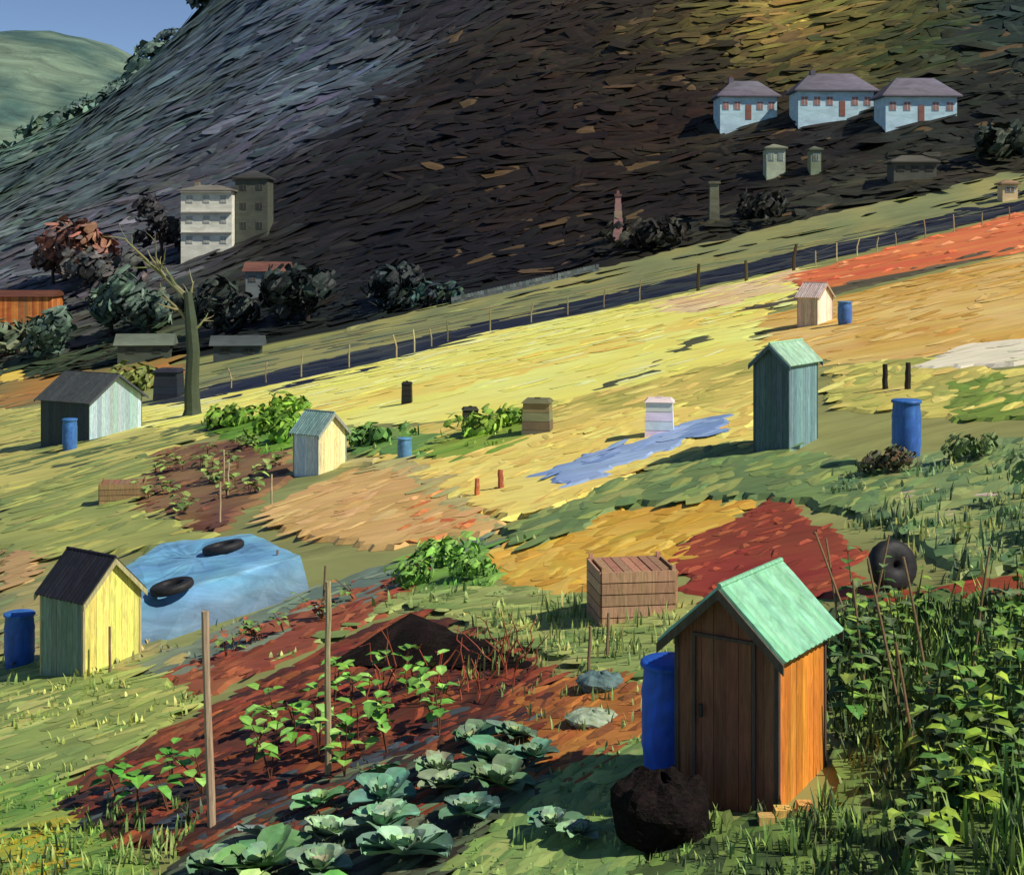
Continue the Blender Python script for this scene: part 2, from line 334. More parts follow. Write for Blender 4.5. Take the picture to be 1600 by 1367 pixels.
g('vegetable_bed',[(-5.21,16.55),(-3.92,18.53),(-2.27,21.06),(-1.51,21.58),(.54,17.05),(0.2,15.33),(0,13.4),(-1.46,13.5),(-2.94,13.5),(-4.25,14.6)],(108,54,36),'soil',dens=1.8,alt=[(58,36,30),(130,68,42)],ang=50,size=1.4,cj=.17)
g('clay_soil_plot',[(-.08,16.82),(1.2,16.63),(1.7,14.97),(.8,13.53),(-.12,13.61)],(150,90,44),'soil',dens=1.6,alt=[(116,70,42),(168,110,54)],ang=50,size=1.3)
g('wet_soil',[(-5.07,16.09),(-3.4,15.6),(-1.67,15.3),(-.74,16.4),(.28,15.59),(-.67,14.83),(-1.47,13.65),(-3.05,14.0),(-4.3,14.9)],(42,36,38),'soil',dens=1.3,alt=[(76,44,36),(64,74,80)],ang=35,rag=2.2,size=1.4)
g('cabbage_patch_soil',[(-2.94,13.89),(-1.67,15.2),(.33,14.76),(.37,13.68),(-.55,12.17),(-.6,9),(-3.4,9),(-3.26,12.93)],(76,84,64),'grass',dens=1.5,alt=[(104,120,92),(48,44,38)],ang=35,rag=1.8,tuf=.15)
g('grass_path',[(-.7,9),(-.55,12.17),(.37,13.85),(1.3,14.41),(1.74,13.8),(1.2,12.3),(.6,9)],(122,146,82),'grass',dens=1.4,tf=.06,alt=[(98,126,74),(144,164,94)],ang=60)
g('overgrown_plot',[(4.07,17.38),(5.95,16.53),(8,14),(6,8),(.8,8),(.75,11.32),(1.63,12.04),(2.78,11.88)],(92,112,60),'grass',dens=1.6,tf=.14,alt=[(116,138,70),(56,70,46)],ang=60,tuf=.45,size=1.3)

# ------------------------------------------------------------ hillside woodland strokes
W=Acc()
def hn(x,y):
    return Vector((TH(x-1,y)-TH(x+1,y),TH(x,y-1)-TH(x,y+1),2)).normalized()
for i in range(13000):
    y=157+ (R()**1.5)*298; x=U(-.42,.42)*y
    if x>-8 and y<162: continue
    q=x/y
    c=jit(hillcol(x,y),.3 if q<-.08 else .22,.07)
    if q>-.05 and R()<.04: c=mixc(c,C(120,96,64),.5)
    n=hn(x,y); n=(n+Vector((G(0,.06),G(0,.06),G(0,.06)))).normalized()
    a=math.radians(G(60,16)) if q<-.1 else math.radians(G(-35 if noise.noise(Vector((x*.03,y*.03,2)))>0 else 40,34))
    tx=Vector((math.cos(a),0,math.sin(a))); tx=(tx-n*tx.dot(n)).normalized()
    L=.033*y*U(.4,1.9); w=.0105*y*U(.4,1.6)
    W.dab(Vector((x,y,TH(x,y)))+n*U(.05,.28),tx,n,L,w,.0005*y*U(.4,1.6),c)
# rough tree crowns along the ridge
for i in range(64):
    x=U(-185,-50); y=449+G(0,2); r=U(2,5.5); zc=TH(x,y)
    for q in range(24):
        d=Vector((G(0,1),G(0,1),abs(G(0,1)))).normalized(); p=Vector((x,y,zc+r*.1))+Vector((d.x*1.5,d.y,d.z*.7))*r
        dd=(d+Vector((G(0,.3),G(0,.3),G(0,.3)))).normalized()
        W.dab(p,dd.orthogonal(),dd,r*U(.5,1.1),r*U(.3,.6),r*.08,mul(jit(hillcol(x,y),.2,.06),1.25))
W.out('hillside_woodland',M_FAR)

# ------------------------------------------------------------ sheds
def shed(name,x,y,th,wL,wR,he,ha,gable,cL,cR,cRoof,bottom=.3,door=False,corr=True,over=.1,plank=.12,trim=None):
    e=empty(name,x,y,math.pi/2-math.radians(th))
    A=Acc()
    if gable=='L': hL=lambda s: he+(ha-he)*(1-abs(2*s/wL-1)); hR=lambda s: he
    else: hR=lambda s: he+(ha-he)*(1-abs(2*s/wR-1)); hL=lambda s: he
    core=Acc(); i_=.015
    if gable=='L':
        P=[(i_,-bottom),(wL-i_,-bottom),(wL-i_,he),(wL/2,ha-.01),(i_,he)]
        V=[(i_,p[0],p[1]) for p in P]+[(wR-i_,p[0],p[1]) for p in P]
    else:
        P=[(i_,-bottom),(wR-i_,-bottom),(wR-i_,he),(wR/2,ha-.01),(i_,he)]
        V=[(p[0],i_,p[1]) for p in P]+[(p[0],wL-i_,p[1]) for p in P]
    core.add(V,[(0,1,2,3,4),(9,8,7,6,5)]+[(k,5+k,5+(k+1)%5,(k+1)%5) for k in range(5)],mixc(cL,(.01,.01,.01,1),.5))
    core.out('wall_core',M_WOOD,e)
    def planks(Wd,hf,fn,col):
        n=max(3,int(Wd/plank)); w=Wd/n
        for k in range(n):
            s0=k*w+.002; s1=(k+1)*w-.002; c=jit(col,.13,.05)
            z0=hf(s0);z1=hf(s1); t=.018+U(0,.004)
            V=[fn(s0,0,-bottom),fn(s1,0,-bottom),fn(s1,0,z1),fn(s0,0,z0),fn(s0,t,-bottom),fn(s1,t,-bottom),fn(s1,t,z1),fn(s0,t,z0)]
            A.add(V,[(0,1,2,3),(4,7,6,5),(0,4,5,1),(1,5,6,2),(2,6,7,3),(3,7,4,0)],c)
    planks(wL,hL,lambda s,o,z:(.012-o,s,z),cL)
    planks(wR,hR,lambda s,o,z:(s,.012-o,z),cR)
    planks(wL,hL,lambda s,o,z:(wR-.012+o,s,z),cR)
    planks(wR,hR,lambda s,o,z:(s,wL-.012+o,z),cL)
    A.out('walls',M_WOOD,e)
    B=Acc(); tc=trim or mixc(cL,(.02,.02,.02,1),.35)
    for (a,b) in((-.02,-.02),(wR-.02,-.02),(-.02,wL-.02),(wR-.02,wL-.02)):
        B.box(a,a+.04,b,b+.04,-bottom,he-.015,jit(tc,.1,.03))
    if door:
        B.box(-.035,-.014,wL*.2,wL*.2+.03,0,he+.02,tc); B.box(-.035,-.014,wL*.8,wL*.8+.03,0,he+.02,tc)
        B.box(-.035,-.014,wL*.2+.03,wL*.8,he-.01,he+.02,tc)
        B.box(-.06,-.033,wL*.72,wL*.75,he*.5,he*.58,(.03,.03,.03,1))
    B.out('trim',M_WOOD,e)
    span=(wL if gable=='L' else wR); ln=(wR if gable=='L' else wL)
    half=span/2; sl=(ha-he)/half
    nb=int(ln/.05)+8 if corr else 6
    for sgn in(-1,1):
        V=[];F=[];cc=[];nr=5
        for q in range(nb+1):
            a=-over+(ln+2*over)*q/nb
            streak=jit(cRoof,.12,.04)
            for r in range(nr+1):
                t=r/nr; s=half+sgn*t*(half+over*.9)
                z=ha+.03-sl*t*(half+over*.9)+(.006*math.cos(q*math.pi) if corr else 0)
                zz=z+G(0,.004)
                V.append((a,s,zz) if gable=='L' else (s,a,zz)); cc.append(streak)
        for q in range(nb):
            for r in range(nr): F.append((q*(nr+1)+r,(q+1)*(nr+1)+r,(q+1)*(nr+1)+r+1,q*(nr+1)+r+1))
        o=mesh('roof_slope',V,F,M_PLAST,cc,e)
        md=o.modifiers.new('t','SOLIDIFY'); md.thickness=.028; md.offset=0
    K=Acc()
    def bar(i,hx_,a0,a1,z0,z1):
        if gable=='L': f=lambda u,v,z:(u,v,z)
        else: f=lambda u,v,z:(v,u,z)
        K.add([f(i-.01,hx_,z0-.07),f(i+.01,hx_,z0-.07),f(i+.01,hx_,z0+.02),f(i-.01,hx_,z0+.02),f(i-.01,a1,z1-.07),f(i+.01,a1,z1-.07),f(i+.01,a1,z1+.02),f(i-.01,a1,z1+.02)],
          [(0,1,5,4),(1,2,6,5),(2,3,7,6),(3,0,4,7),(4,5,6,7),(0,3,2,1)],jit(tc,.08))
    K.tube([(-over,half,ha+.045),(ln+over,half,ha+.045)] if gable=='L' else [(half,-over,ha+.045),(half,ln+over,ha+.045)],[.025,.025],jit(cRoof,.1),6)
    for ii in(-over-.012,ln+over+.012):
        for sg in(-1,1): bar(ii,half,0,half+sg*(half+over*.9),ha,ha-sl*(half+over*.9))
    K.out('ridge_and_bargeboards',M_WOOD,e)
    return e
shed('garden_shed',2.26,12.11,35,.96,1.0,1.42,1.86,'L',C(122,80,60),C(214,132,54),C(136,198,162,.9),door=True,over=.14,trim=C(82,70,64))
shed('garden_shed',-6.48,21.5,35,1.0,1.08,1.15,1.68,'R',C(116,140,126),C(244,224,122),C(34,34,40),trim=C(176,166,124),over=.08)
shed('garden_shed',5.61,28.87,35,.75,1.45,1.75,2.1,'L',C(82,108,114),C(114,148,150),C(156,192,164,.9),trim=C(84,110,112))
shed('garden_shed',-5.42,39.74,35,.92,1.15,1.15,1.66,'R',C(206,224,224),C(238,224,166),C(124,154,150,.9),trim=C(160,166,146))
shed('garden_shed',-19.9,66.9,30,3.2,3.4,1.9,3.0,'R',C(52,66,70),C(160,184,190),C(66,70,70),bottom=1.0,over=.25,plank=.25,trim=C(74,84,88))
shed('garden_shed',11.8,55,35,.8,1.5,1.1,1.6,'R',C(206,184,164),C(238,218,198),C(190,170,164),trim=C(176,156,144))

def barrel(name,x,y,r,h,rgb=(28,84,176)):
    e=empty(name,x,y); c=C(*rgb); A=Acc()
    prof=[(r*.86,-.15),(r*.9,.02)]
    for i in range(13):
        t=i/12; rr=r*(.92+.08*math.sin(t*math.pi))
        if i in(3,9): rr*=1.04
        prof.append((rr,h*(.03+.92*t)))
    prof+=[(r*.97,h*.97),(r*.97,h),(r*.88,h),(r*.86,h*.965),(0.01,h*.965)]
    A.lathe(prof,c); A.C=[jit(q,.08,.03) for q in A.C]; A.out('drum',M_PLAST,e,True)
    B=Acc(); B.lathe([(r*1.03,h*.955),(r*1.05,h*.975),(r*1.03,h*.995),(r*.93,h*1.01)],jit(c,.1)); B.tube([(0,-r*.9,h*.12),(0,-r*1.2,h*.12),(0,-r*1.25,h*.08)],[.02,.02,.015],(.05,.05,.05,1))
    B.out('rim_and_tap',M_PLAST,e,True)
barrel('water_barrel',1.50,13.4,.28,1.02,(40,94,204))
barrel('water_barrel',-8.0,23.1,.24,.85,(48,98,174))
barrel('water_barrel',7.15,25.78,.26,1.04,(60,108,180))
barrel('water_barrel',-19.9,64.0,.33,1.4,(62,112,174))
barrel('water_barrel',12.5,53.4,.27,.85,(70,114,176))
barrel('water_barrel',-2.96,39.2,.2,.6,(90,140,176))

def bin_(name,x,y,w,h,rgb,d=None):
    e=empty(name,x,y,U(-.3,.3)); c=C(*rgb); d=d or w; A=Acc(); n=4
    for k in range(n):
        z0=-.12+(h*.9+.12)*k/n; z1=-.12+(h*.9+.12)*(k+1)/n-.012; s=1-.1*k/n; s2=1-.1*(k+1)/n; cc=jit(c,.12)
        A.add([(-w/2*s,-d/2*s,z0),(w/2*s,-d/2*s,z0),(w/2*s,d/2*s,z0),(-w/2*s,d/2*s,z0),(-w/2*s2,-d/2*s2,z1),(w/2*s2,-d/2*s2,z1),(w/2*s2,d/2*s2,z1),(-w/2*s2,d/2*s2,z1)],BOXF,cc)
    A.out('panels',M_MID,e)
    B=Acc(); c2=jit(c,.15)
    B.add([(-w*.52,-d*.52,h*.9),(w*.52,-d*.52,h*.9),(w*.52,d*.52,h*.9),(-w*.52,d*.52,h*.9),(-w*.4,-d*.4,h),(w*.4,-d*.4,h),(w*.4,d*.4,h),(-w*.4,d*.4,h)],BOXF,c2)
    B.box(-w*.1,w*.1,-.03,.03,h+.002,h+.04,c2)
    B.out('lid',M_MID,e)
bin_('compost_bin',-4.1,55.5,.4,.85,(36,36,36))
bin_('compost_bin',-1.23,42.0,.48,.75,(54,52,46))
bin_('compost_bin',.71,39.4,.8,.95,(128,118,96))
bin_('compost_bin',-21.9,90.8,1.6,1.9,(42,46,54))
bin_('storage_box',-12.5,60.2,.7,.5,(84,70,60))
bin_('white_water_tank',3.58,34.5,.7,.86,(232,226,220),.6)
def post(name,x,y,h,r,rgb,lean=0,mat=None):
    A=Acc(); z=S(x,y); c=C(*rgb); n=6; pts=[];rd=[]
    for i in range(n+1):
        t=i/n; pts.append((x+lean*t+G(0,r*.12),y+G(0,r*.1),z-.15+(h+.15)*t)); rd.append(r*(1.05-.2*t)*U(.93,1.07))
    A.tube(pts,rd,c,7); A.C=[jit(c,.12,.03) for _ in A.C]
    return A.out(name,mat or M_WOOD,None)
post('wooden_post',9.13,34.8,.62,.075,(40,36,32)); post('wooden_post',9.5,34.1,.64,.075,(48,42,36))
post('bean_pole',-3.0,14.22,2.15,.042,(170,146,120),lean=-.07)
post('bean_pole',-1.95,15.05,2.05,.036,(160,146,112),lean=0)
for (x,y,h) in((-4.16,25.1,.75),(-6.05,21.4,.7),(-3.1,23.4,.6),(-6.9,33.6,1.0),(-6.0,35.5,.8),(-7.7,38.5,.9),(-8.3,41,1.0),(.9,16.9,.6),(1.15,17.3,.55)):
    post('garden_stake',x,y,h,.016+.0003*y,(176,160,130) if y>30 else (130,110,84),lean=G(0,.04))
post('wooden_stake',-.75,30.7,.35,.06,(184,100,70)); post('wooden_stake',-.25,31.0,.4,.07,(168,94,68))

def slat_box(name,x,y,rot,w,d,h,rgb,n=5):
    e=empty(name,x,y,rot); c=C(*rgb); A=Acc()
    for k in range(n):
        z0=-.03+k*h/n; z1=z0+h/n*.9
        A.box(0,w,-.025,0,z0,z1,jit(c,.1,.03)); A.box(0,w,d,d+.025,z0,z1,jit(c,.1,.03))
        A.box(-.027,-.002,0,d,z0,z1,jit(c,.1,.03)); A.box(w+.002,w+.027,0,d,z0,z1,jit(c,.1,.03))
    A.box(0,w,-.025,0,-.3,-.04,c)
    A.out('slats',M_WOOD,e)
    B=Acc()
    for a in(.002,w-.052):
        for b in(.002,d-.052): B.box(a,a+.05,b,b+.05,-.25,h+.02,jit(c,.1))
    B.out('corner_posts',M_WOOD,e)
    K=Acc(); nn=7
    for i in range(nn): K.box(.055+(w-.11)*i/nn,.05+(w-.11)*(i+.93)/nn,.004,d-.004,h*.9,h*.9+.02+U(0,.015),jit(mixc(c,C(130,84,70),.4),.1))
    K.out('top_boards',M_WOOD,e)
    J=Acc(); J.box(.06,w-.06,.06,d-.06,-.1,h*.88,C(40,28,22)); J.out('compost',M_FINE,e)
slat_box('wooden_compost_bay',1.18,18.7,math.radians(8),1.0,.9,.76,(182,140,112),5)
slat_box('wooden_crate',-12.1,41.7,math.radians(10),1.25,.9,.65,(150,124,86),4)

def tyre(name,loc,R0,r0,rot):
    V=[];F=[];cc=[];n=36;m=12
    for i in range(n):
        a=2*math.pi*i/n
        for j in range(m):
            b=2*math.pi*j/m
            sx=abs(math.cos(b))**.7*math.copysign(1,math.cos(b)); sz=abs(math.sin(b))**.7*math.copysign(1,math.sin(b))
            rr=R0+r0*sx*(1+(.06 if (i%2 and sx>.6) else 0))
            V.append((rr*math.cos(a),rr*math.sin(a),r0*.85*sz)); cc.append(jit((.018,.018,.02,1),.15,.03))
    for i in range(n):
        for j in range(m): F.append((i*m+j,((i+1)%n)*m+j,((i+1)%n)*m+(j+1)%m,i*m+(j+1)%m))
    o=mesh(name,V,F,M_FINE,cc,None,True); o.location=loc; o.rotation_euler=rot
tyre('tyre',(-5.68,23.75,T(-5.68,23.75)+.72),.28,.085,(.05,-.19,0))
tyre('tyre',(-5.42,26.7,T(-5.42,26.7)+.71),.30,.09,(-.02,-.19,0))
tyre('tyre',(4.80,17.95,T(4.8,17.95)+.33),.17,.15,(math.radians(76),0,math.radians(18)))

def cover():
    bot=[(-6.0,22.7),(-3.45,24.5),(-4.95,28.5),(-7.3,29.6),(-7.65,27)]
    top=[(-6.3,23.45),(-3.65,24.75),(-5.1,28.1),(-7.2,29.2),(-7.45,27.1)]
    V=[];F=[];cc=[]
    cx=sum(p[0] for p in top)/5; cy=sum(p[1] for p in top)/5
    def ring(P,h,shr):
        out=[]
        for i in range(5):
            a=P[i];b=P[(i+1)%5]
            for q in range(8):
                t=q/8; x=a[0]+(b[0]-a[0])*t; y=a[1]+(b[1]-a[1])*t
                x=cx+(x-cx)*shr;y=cy+(y-cy)*shr
                out.append((x+G(0,.015),y+G(0,.02),T(x,y)+h+G(0,.008)))
        return out
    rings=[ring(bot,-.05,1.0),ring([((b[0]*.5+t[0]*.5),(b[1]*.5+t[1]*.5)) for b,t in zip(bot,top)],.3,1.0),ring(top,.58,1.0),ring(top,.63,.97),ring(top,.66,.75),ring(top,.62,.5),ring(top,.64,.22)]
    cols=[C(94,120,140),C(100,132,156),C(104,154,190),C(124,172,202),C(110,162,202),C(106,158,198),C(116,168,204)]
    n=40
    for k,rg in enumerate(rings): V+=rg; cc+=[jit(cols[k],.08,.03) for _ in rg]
    for k in range(len(rings)-1):
        for i in range(n): F.append((k*n+i,k*n+(i+1)%n,(k+1)*n+(i+1)%n,(k+1)*n+i))
    V.append((cx,cy,T(cx,cy)+.64)); cc.append(cols[6])
    for i in range(n): F.append(((len(rings)-1)*n+i,(len(rings)-1)*n+(i+1)%n,len(V)-1))
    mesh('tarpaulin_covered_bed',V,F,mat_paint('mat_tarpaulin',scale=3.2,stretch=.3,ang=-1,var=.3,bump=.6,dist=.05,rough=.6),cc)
cover()

def lump(name,x,y,rx,ry,rz,rgb,mat,pw=.8):
    V=[];F=[];cc=[];n=36;m=20;z0=S(x,y)
    for j in range(m+1):
        ph=math.pi*j/m
        for i in range(n):
            a=2*math.pi*i/n
            q=1+.25*noise.noise(Vector((math.cos(a)*1.6,math.sin(a)*1.6,ph*1.3+x)))+.05*noise.noise(Vector((math.cos(a)*7,math.sin(a)*7,ph*6)))
            r=math.sin(ph)**pw*q
            V.append((x+rx*r*math.cos(a),y+ry*r*math.sin(a),z0-.08+rz*(1+math.cos(ph))/2*(1+.12*noise.noise(Vector((math.cos(a)*2,math.sin(a)*2,ph*3))))))
            cc.append(jit(C(*rgb),.16,.05))
    for j in range(m):
        for i in range(n): F.append((j*n+i,(j+1)*n+i,(j+1)*n+(i+1)%n,j*n+(i+1)%n))
    return mesh(name,V,F,mat,cc)
M_HEAP=mat_paint('mat_compost_heap',scale=22,stretch=.6,var=.5,bump=.9,dist=.04,rough=.95,spec=.05)
lump('compost_heap',1.25,12.0,.43,.4,.66,(30,25,24),M_HEAP)
lump('boulder',.85,15.15,.27,.22,.2,(150,164,138),M_FINE)
lump('boulder',1.0,16.2,.26,.2,.26,(88,112,112),M_FINE)

e=bpy.data.objects.new('post_and_wire_fence',None); link(e)
FP=[(-19.8,89.6),(-12.7,85.7),(-7,86.2),(-4.2,92.8),(1.3,96.5),(8.8,98.1),(12.5,95.5),(19.2,96.9),(28.3,104.8),(38.1,108.9),(48,116)]
A=Acc(); prev=None
for (a,b) in zip(FP,FP[1:]):
    a=Vector(a);b=Vector(b);n=max(1,int((b-a).length/2.3))
    for q in range(n):
        p=a+(b-a)*q/n; z=S(p.x,p.y); big=10<p.x<20
        h=U(1.0,1.5)*(1.3 if big else 1); r=.12 if big else .05
        c=jit(C(74,62,40) if big else C(170,160,116),.25,.05)
        tp=Vector((p.x+G(0,.1),p.y,z+h))
        A.tube([(p.x,p.y,z-.2),(p.x,p.y,z+h*.5),tp],[r,r*.95,r*.85],c,6)
        if prev is not None:
            for f in(.4,.85):
                A.tube([prev[0].lerp(prev[1],f),Vector((p.x,p.y,z)).lerp(tp,f)],[.012,.012],(.12,.12,.11,1),4,False)
        prev=(Vector((p.x,p.y,z)),tp)
A.out('posts_and_wires',M_MID,e)

# ------------------------------------------------------------ buildings on the hill
def house(name,x,y,rot,w,d,h,rh,wall,roof,floors=1,bays=4,hip=True,win=(60,70,84),chim=1,door=True,band=None,dz=.6,trimc=None):
    e=empty(name,x,y,rot,dz); A=Acc(); cw=C(*wall); cr=C(*roof)
    A.box(-w/2,w/2,0,d,-4,h,cw); A.out('walls',M_WALLF,e)
    B=Acc(); o=w*.04+.2
    if hip:
        k=min(w,d)/2*.9
        V=[(-w/2-o,-o,h+.02),(w/2+o,-o,h+.02),(w/2+o,d+o,h+.02),(-w/2-o,d+o,h+.02),(-w/2+k,d/2,h+rh),(w/2-k,d/2,h+rh),
           (-w/2-o,-o,h+.2),(w/2+o,-o,h+.2),(w/2+o,d+o,h+.2),(-w/2-o,d+o,h+.2)]
        B.add(V,[(0,3,2,1),(0,1,7,6),(1,2,8,7),(2,3,9,8),(3,0,6,9),(6,7,5,4),(7,8,5),(8,9,4,5),(9,6,4)],cr)
    else:
        V=[(-w/2-o,-o,h+.02),(w/2+o,-o,h+.02),(w/2+o,d+o,h+.02),(-w/2-o,d+o,h+.02),(-w/2-o,d/2,h+rh),(w/2+o,d/2,h+rh)]
        B.add(V,[(0,3,2,1),(0,1,5,4),(2,3,4,5),(0,4,3),(1,2,5)],cr)
    B.C=[jit(c,.16,.03) for c in B.C]
    B.out('roof',M_WALLF,e)
    Wn=Acc(); fh=h/floors; cf=C(*(trimc or (190,198,200)))
    for f in range(floors):
        for b in range(bays):
            if door and f==0 and b==bays//2:
                xx=-w/2+w*(b+.5)/bays; Wn.box(xx-.4,xx+.4,-.06,-.003,0,min(2.1,fh*.75),C(140,96,84)); continue
            xx=-w/2+w*(b+.5)/bays; ww=min(.4,w/bays*.24); z0=f*fh+fh*.45; z1=f*fh+fh*.78
            Wn.box(xx-ww-.08,xx+ww+.08,-.05,-.003,z0-.08,z1+.08,cf); Wn.box(xx-ww,xx+ww,-.075,-.052,z0,z1,C(*win))
            Wn.box(xx-.03,xx+.03,-.09,-.077,z0,z1,cf)
        if band: Wn.box(-w/2,w/2,-.5,-.002,f*fh+fh*.93,f*fh+fh*.99,C(*band))
    Wn.out('windows_and_door',M_WALLF,e)
    K=Acc()
    for c in range(chim):
        xx=-w*.25+c*w*.5; K.box(xx-.35,xx+.35,d/2-.4,d/2+.4,h+rh*.3,h+rh+.4,C(*roof)); K.box(xx-.15,xx+.15,d/2-.15,d/2+.15,h+rh+.402,h+rh+.7,C(120,80,66))
    if chim: K.out('chimney',M_WALLF,e)
house('white_house',-43.2,201,.0,7.2,5,8.6,1.0,(224,222,206),(124,120,108),3,3,band=(150,146,140),win=(176,174,160),chim=1,door=False)
house('white_house_dark_side',-37.2,203,.0,4.6,5,8.3,1.4,(80,84,74),(62,62,58),3,2,win=(52,54,52),chim=0,trimc=(92,94,84),door=False)  # added block for the white house's dark side, darkness put into its colours
house('hillside_house',33.8,203.2,.05,8.2,5,3.2,2.6,(186,216,228),(104,98,108),1,5,win=(158,116,110),chim=1,dz=.9)
house('hillside_house',44.9,197.1,.05,10.6,5,3.4,2.8,(186,216,228),(98,94,106),1,6,win=(158,116,110),chim=1,dz=.9)
house('hillside_house',54.2,188.3,.05,9.6,5,3.2,2.8,(186,216,228),(104,100,110),1,5,win=(150,116,112),chim=0,dz=.9)
house('cottage',33.5,180.5,0,2.4,2.5,2.6,.7,(176,186,160),(120,124,106),1,2,win=(130,144,126),chim=0,door=False,dz=1.2)
house('cottage',38.0,177.8,0,1.3,2,2.2,.6,(130,142,114),(90,96,80),1,1,win=(104,112,92),chim=0,door=False,dz=1.2)
house('stone_outbuilding',47.2,166.5,0,5,3,1.7,1.0,(88,88,78),(84,82,74),1,3,win=(60,60,54),chim=0,dz=1.1,trimc=(74,74,66),door=False)
house('red_roofed_cottage',-30.4,175.6,0,5.0,3.5,2.2,1.2,(120,128,126),(106,72,62),1,3,hip=False,win=(90,84,80),chim=0,dz=1.0,trimc=(110,116,114),door=False)
house('grey_outbuilding',-40,154.5,.1,5.6,3,1.5,1.2,(76,84,72),(100,108,94),1,2,hip=False,win=(54,58,50),chim=0,trimc=(70,78,68),door=False)
house('grey_outbuilding',-26,134.4,.1,4.4,2.5,1.2,.9,(60,68,70),(74,82,82),1,2,hip=False,win=(40,44,40),chim=0,dz=0,trimc=(60,68,68),door=False)
house('cream_hut',52.2,149,0,1.6,1.6,1.3,.6,(224,196,150),(150,124,94),1,1,win=(120,100,80),chim=0,door=False)
e=empty('orange_barn',-64,182,.05,.5); A=Acc()
bc=[C(210,126,62),C(194,104,52),C(176,96,56),C(220,142,74),C(160,116,72)]
for i in range(34): A.box(-5+i*.29,-5+i*.29+.275,0,.1+U(0,.04),-3,5,jit(random.choice(bc),.08,.03))
for i in range(20): A.box(4.88,5,.16+i*.29,.16+i*.29+.275,-3,5,jit(random.choice(bc),.08,.03))
A.box(-5,4.86,.16,6,-3,4.9,C(110,66,40)); A.out('board_walls',M_WALLF,e)
B=Acc(); B.add([(-5.3,-.3,4.95),(5.3,-.3,4.95),(5.3,6.5,4.95),(-5.3,6.5,4.95),(-5.3,3,5.7),(5.3,3,5.7)],[(0,3,2,1),(0,1,5,4),(2,3,4,5),(0,4,3),(1,2,5)],C(96,60,42)); B.out('roof',M_WALLF,e)
e=empty('brick_chimney_stack',12.4,166.4); A=Acc()
for k in range(8):
    s=.75-.06*k; A.box(-s,s,-s,s,-1+k*.85,-1+(k+1)*.85-.01,jit(C(158,124,118),.12,.05))
A.box(-.42,.42,-.42,.42,5.8,6.1,C(120,90,84)); A.box(-.15,.15,-.15,.15,6.101,6.5,C(140,100,90)); A.out('stack',M_WALLF,e)
e=empty('stone_pillar',23.8,167.7,0,.6); A=Acc()
for k in range(6):
    s=.62-.02*k; A.box(-s,s,-s,s,-1+k*.85,-1+(k+1)*.85-.01,jit(C(106,106,88),.12,.03))
A.box(-.7,.7,-.7,.7,4.11,4.4,C(104,102,84)); A.out('blocks',M_WALLF,e)
A=Acc()
for i in range(46):
    t=i/46; x=-6.5+16*t; y=152.2+3.0*t; z=T(x,y)+.25
    for k in range(3): A.box(x+U(-.02,.02),x+.34,y+G(0,.03),y+.5,z-.3+k*.42,z+.1+k*.42,jit(C(108,116,116),.22,.04))
A.out('stone_wall',M_WALLF)

# ------------------------------------------------------------ trees and bushes
def bush(name,x,y,rx,rz,cols,n=260,trunk=True,ls=None,lift=.15):
    e=empty(name,x,y); A=Acc(); ls=ls or rx*.36
    bl=[(G(0,rx*.45),G(0,rx*.35),rz*(lift+U(.25,.85)),U(.35,.6)*rx) for _ in range(7)]
    for i in range(n):
        b=random.choice(bl); d=Vector((G(0,1),G(0,1),G(0,1))).normalized()
        p=Vector(b[:3])+d*b[3]*U(.6,1.05)
        if p.z<0: continue
        c=mul(jit(C(*random.choice(cols)),.18,.05),1.4)
        dd=(d+Vector((G(0,.4),G(0,.4),G(0,.4)))).normalized()
        A.dab(p,dd.orthogonal(),dd,ls*U(.6,1.4),ls*.55*U(.6,1.3),ls*.1,c)
    A.out('foliage',M_FAR if y>100 else M_MID,e)
    if trunk:
        B=Acc(); B.tube([(0,0,-1),(0,0,rz*.3),(rx*.1,0,rz*.7)],[rx*.08,rx*.06,rx*.03],C(50,42,36))
        for k in range(4): B.tube([(0,0,rz*.3),(G(0,rx*.4),G(0,rx*.3),rz*.75)],[rx*.04,rx*.015],C(50,42,36),5)
        B.out('trunk',M_FAR,e)
for a in [('copper_tree',-60,200,5.2,8,[(126,86,70),(96,68,62),(80,70,68),(140,98,76)],420),
('copper_tree',-66.5,206,4,6,[(108,80,68),(88,72,68)],260),
('tree',-54,188,4.5,6.5,[(62,64,62),(78,76,72),(54,58,60)],320),
('tree',-48.5,172,4.5,6.5,[(78,96,84),(92,110,94),(56,70,64)],360),
('tree',-54.5,166,4,5,[(84,104,88),(64,82,72)],300),
('tree',-43,168,3.5,5,[(60,76,68),(78,94,82)],260),
('tree',-62,172,4,4,[(76,90,72),(98,104,78)],240),
('tree',-34,163,4,5,[(34,42,40),(28,32,32),(48,56,50)],300),
('tree',-23,160,4.5,4.5,[(34,42,40),(44,54,50),(24,30,30)],300),
('tree',-13,159,4,3.2,[(26,32,36),(34,44,44),(22,26,28)],300),
('tree',-50,203,3.5,8,[(44,44,46),(52,52,52),(34,34,36)],260),
('hedge_shrub',-9,156,3,1.6,[(44,72,68),(48,62,50),(32,40,46)],200),
('hedge_shrub',16,163,4,1.8,[(30,28,26),(42,42,34)],200),
('hedge_shrub',29,167,3.5,1.8,[(34,36,32),(28,26,24)],180),
('hedge_shrub',59,170,5,2.6,[(38,48,42),(50,56,42)],200)]: bush(*a)
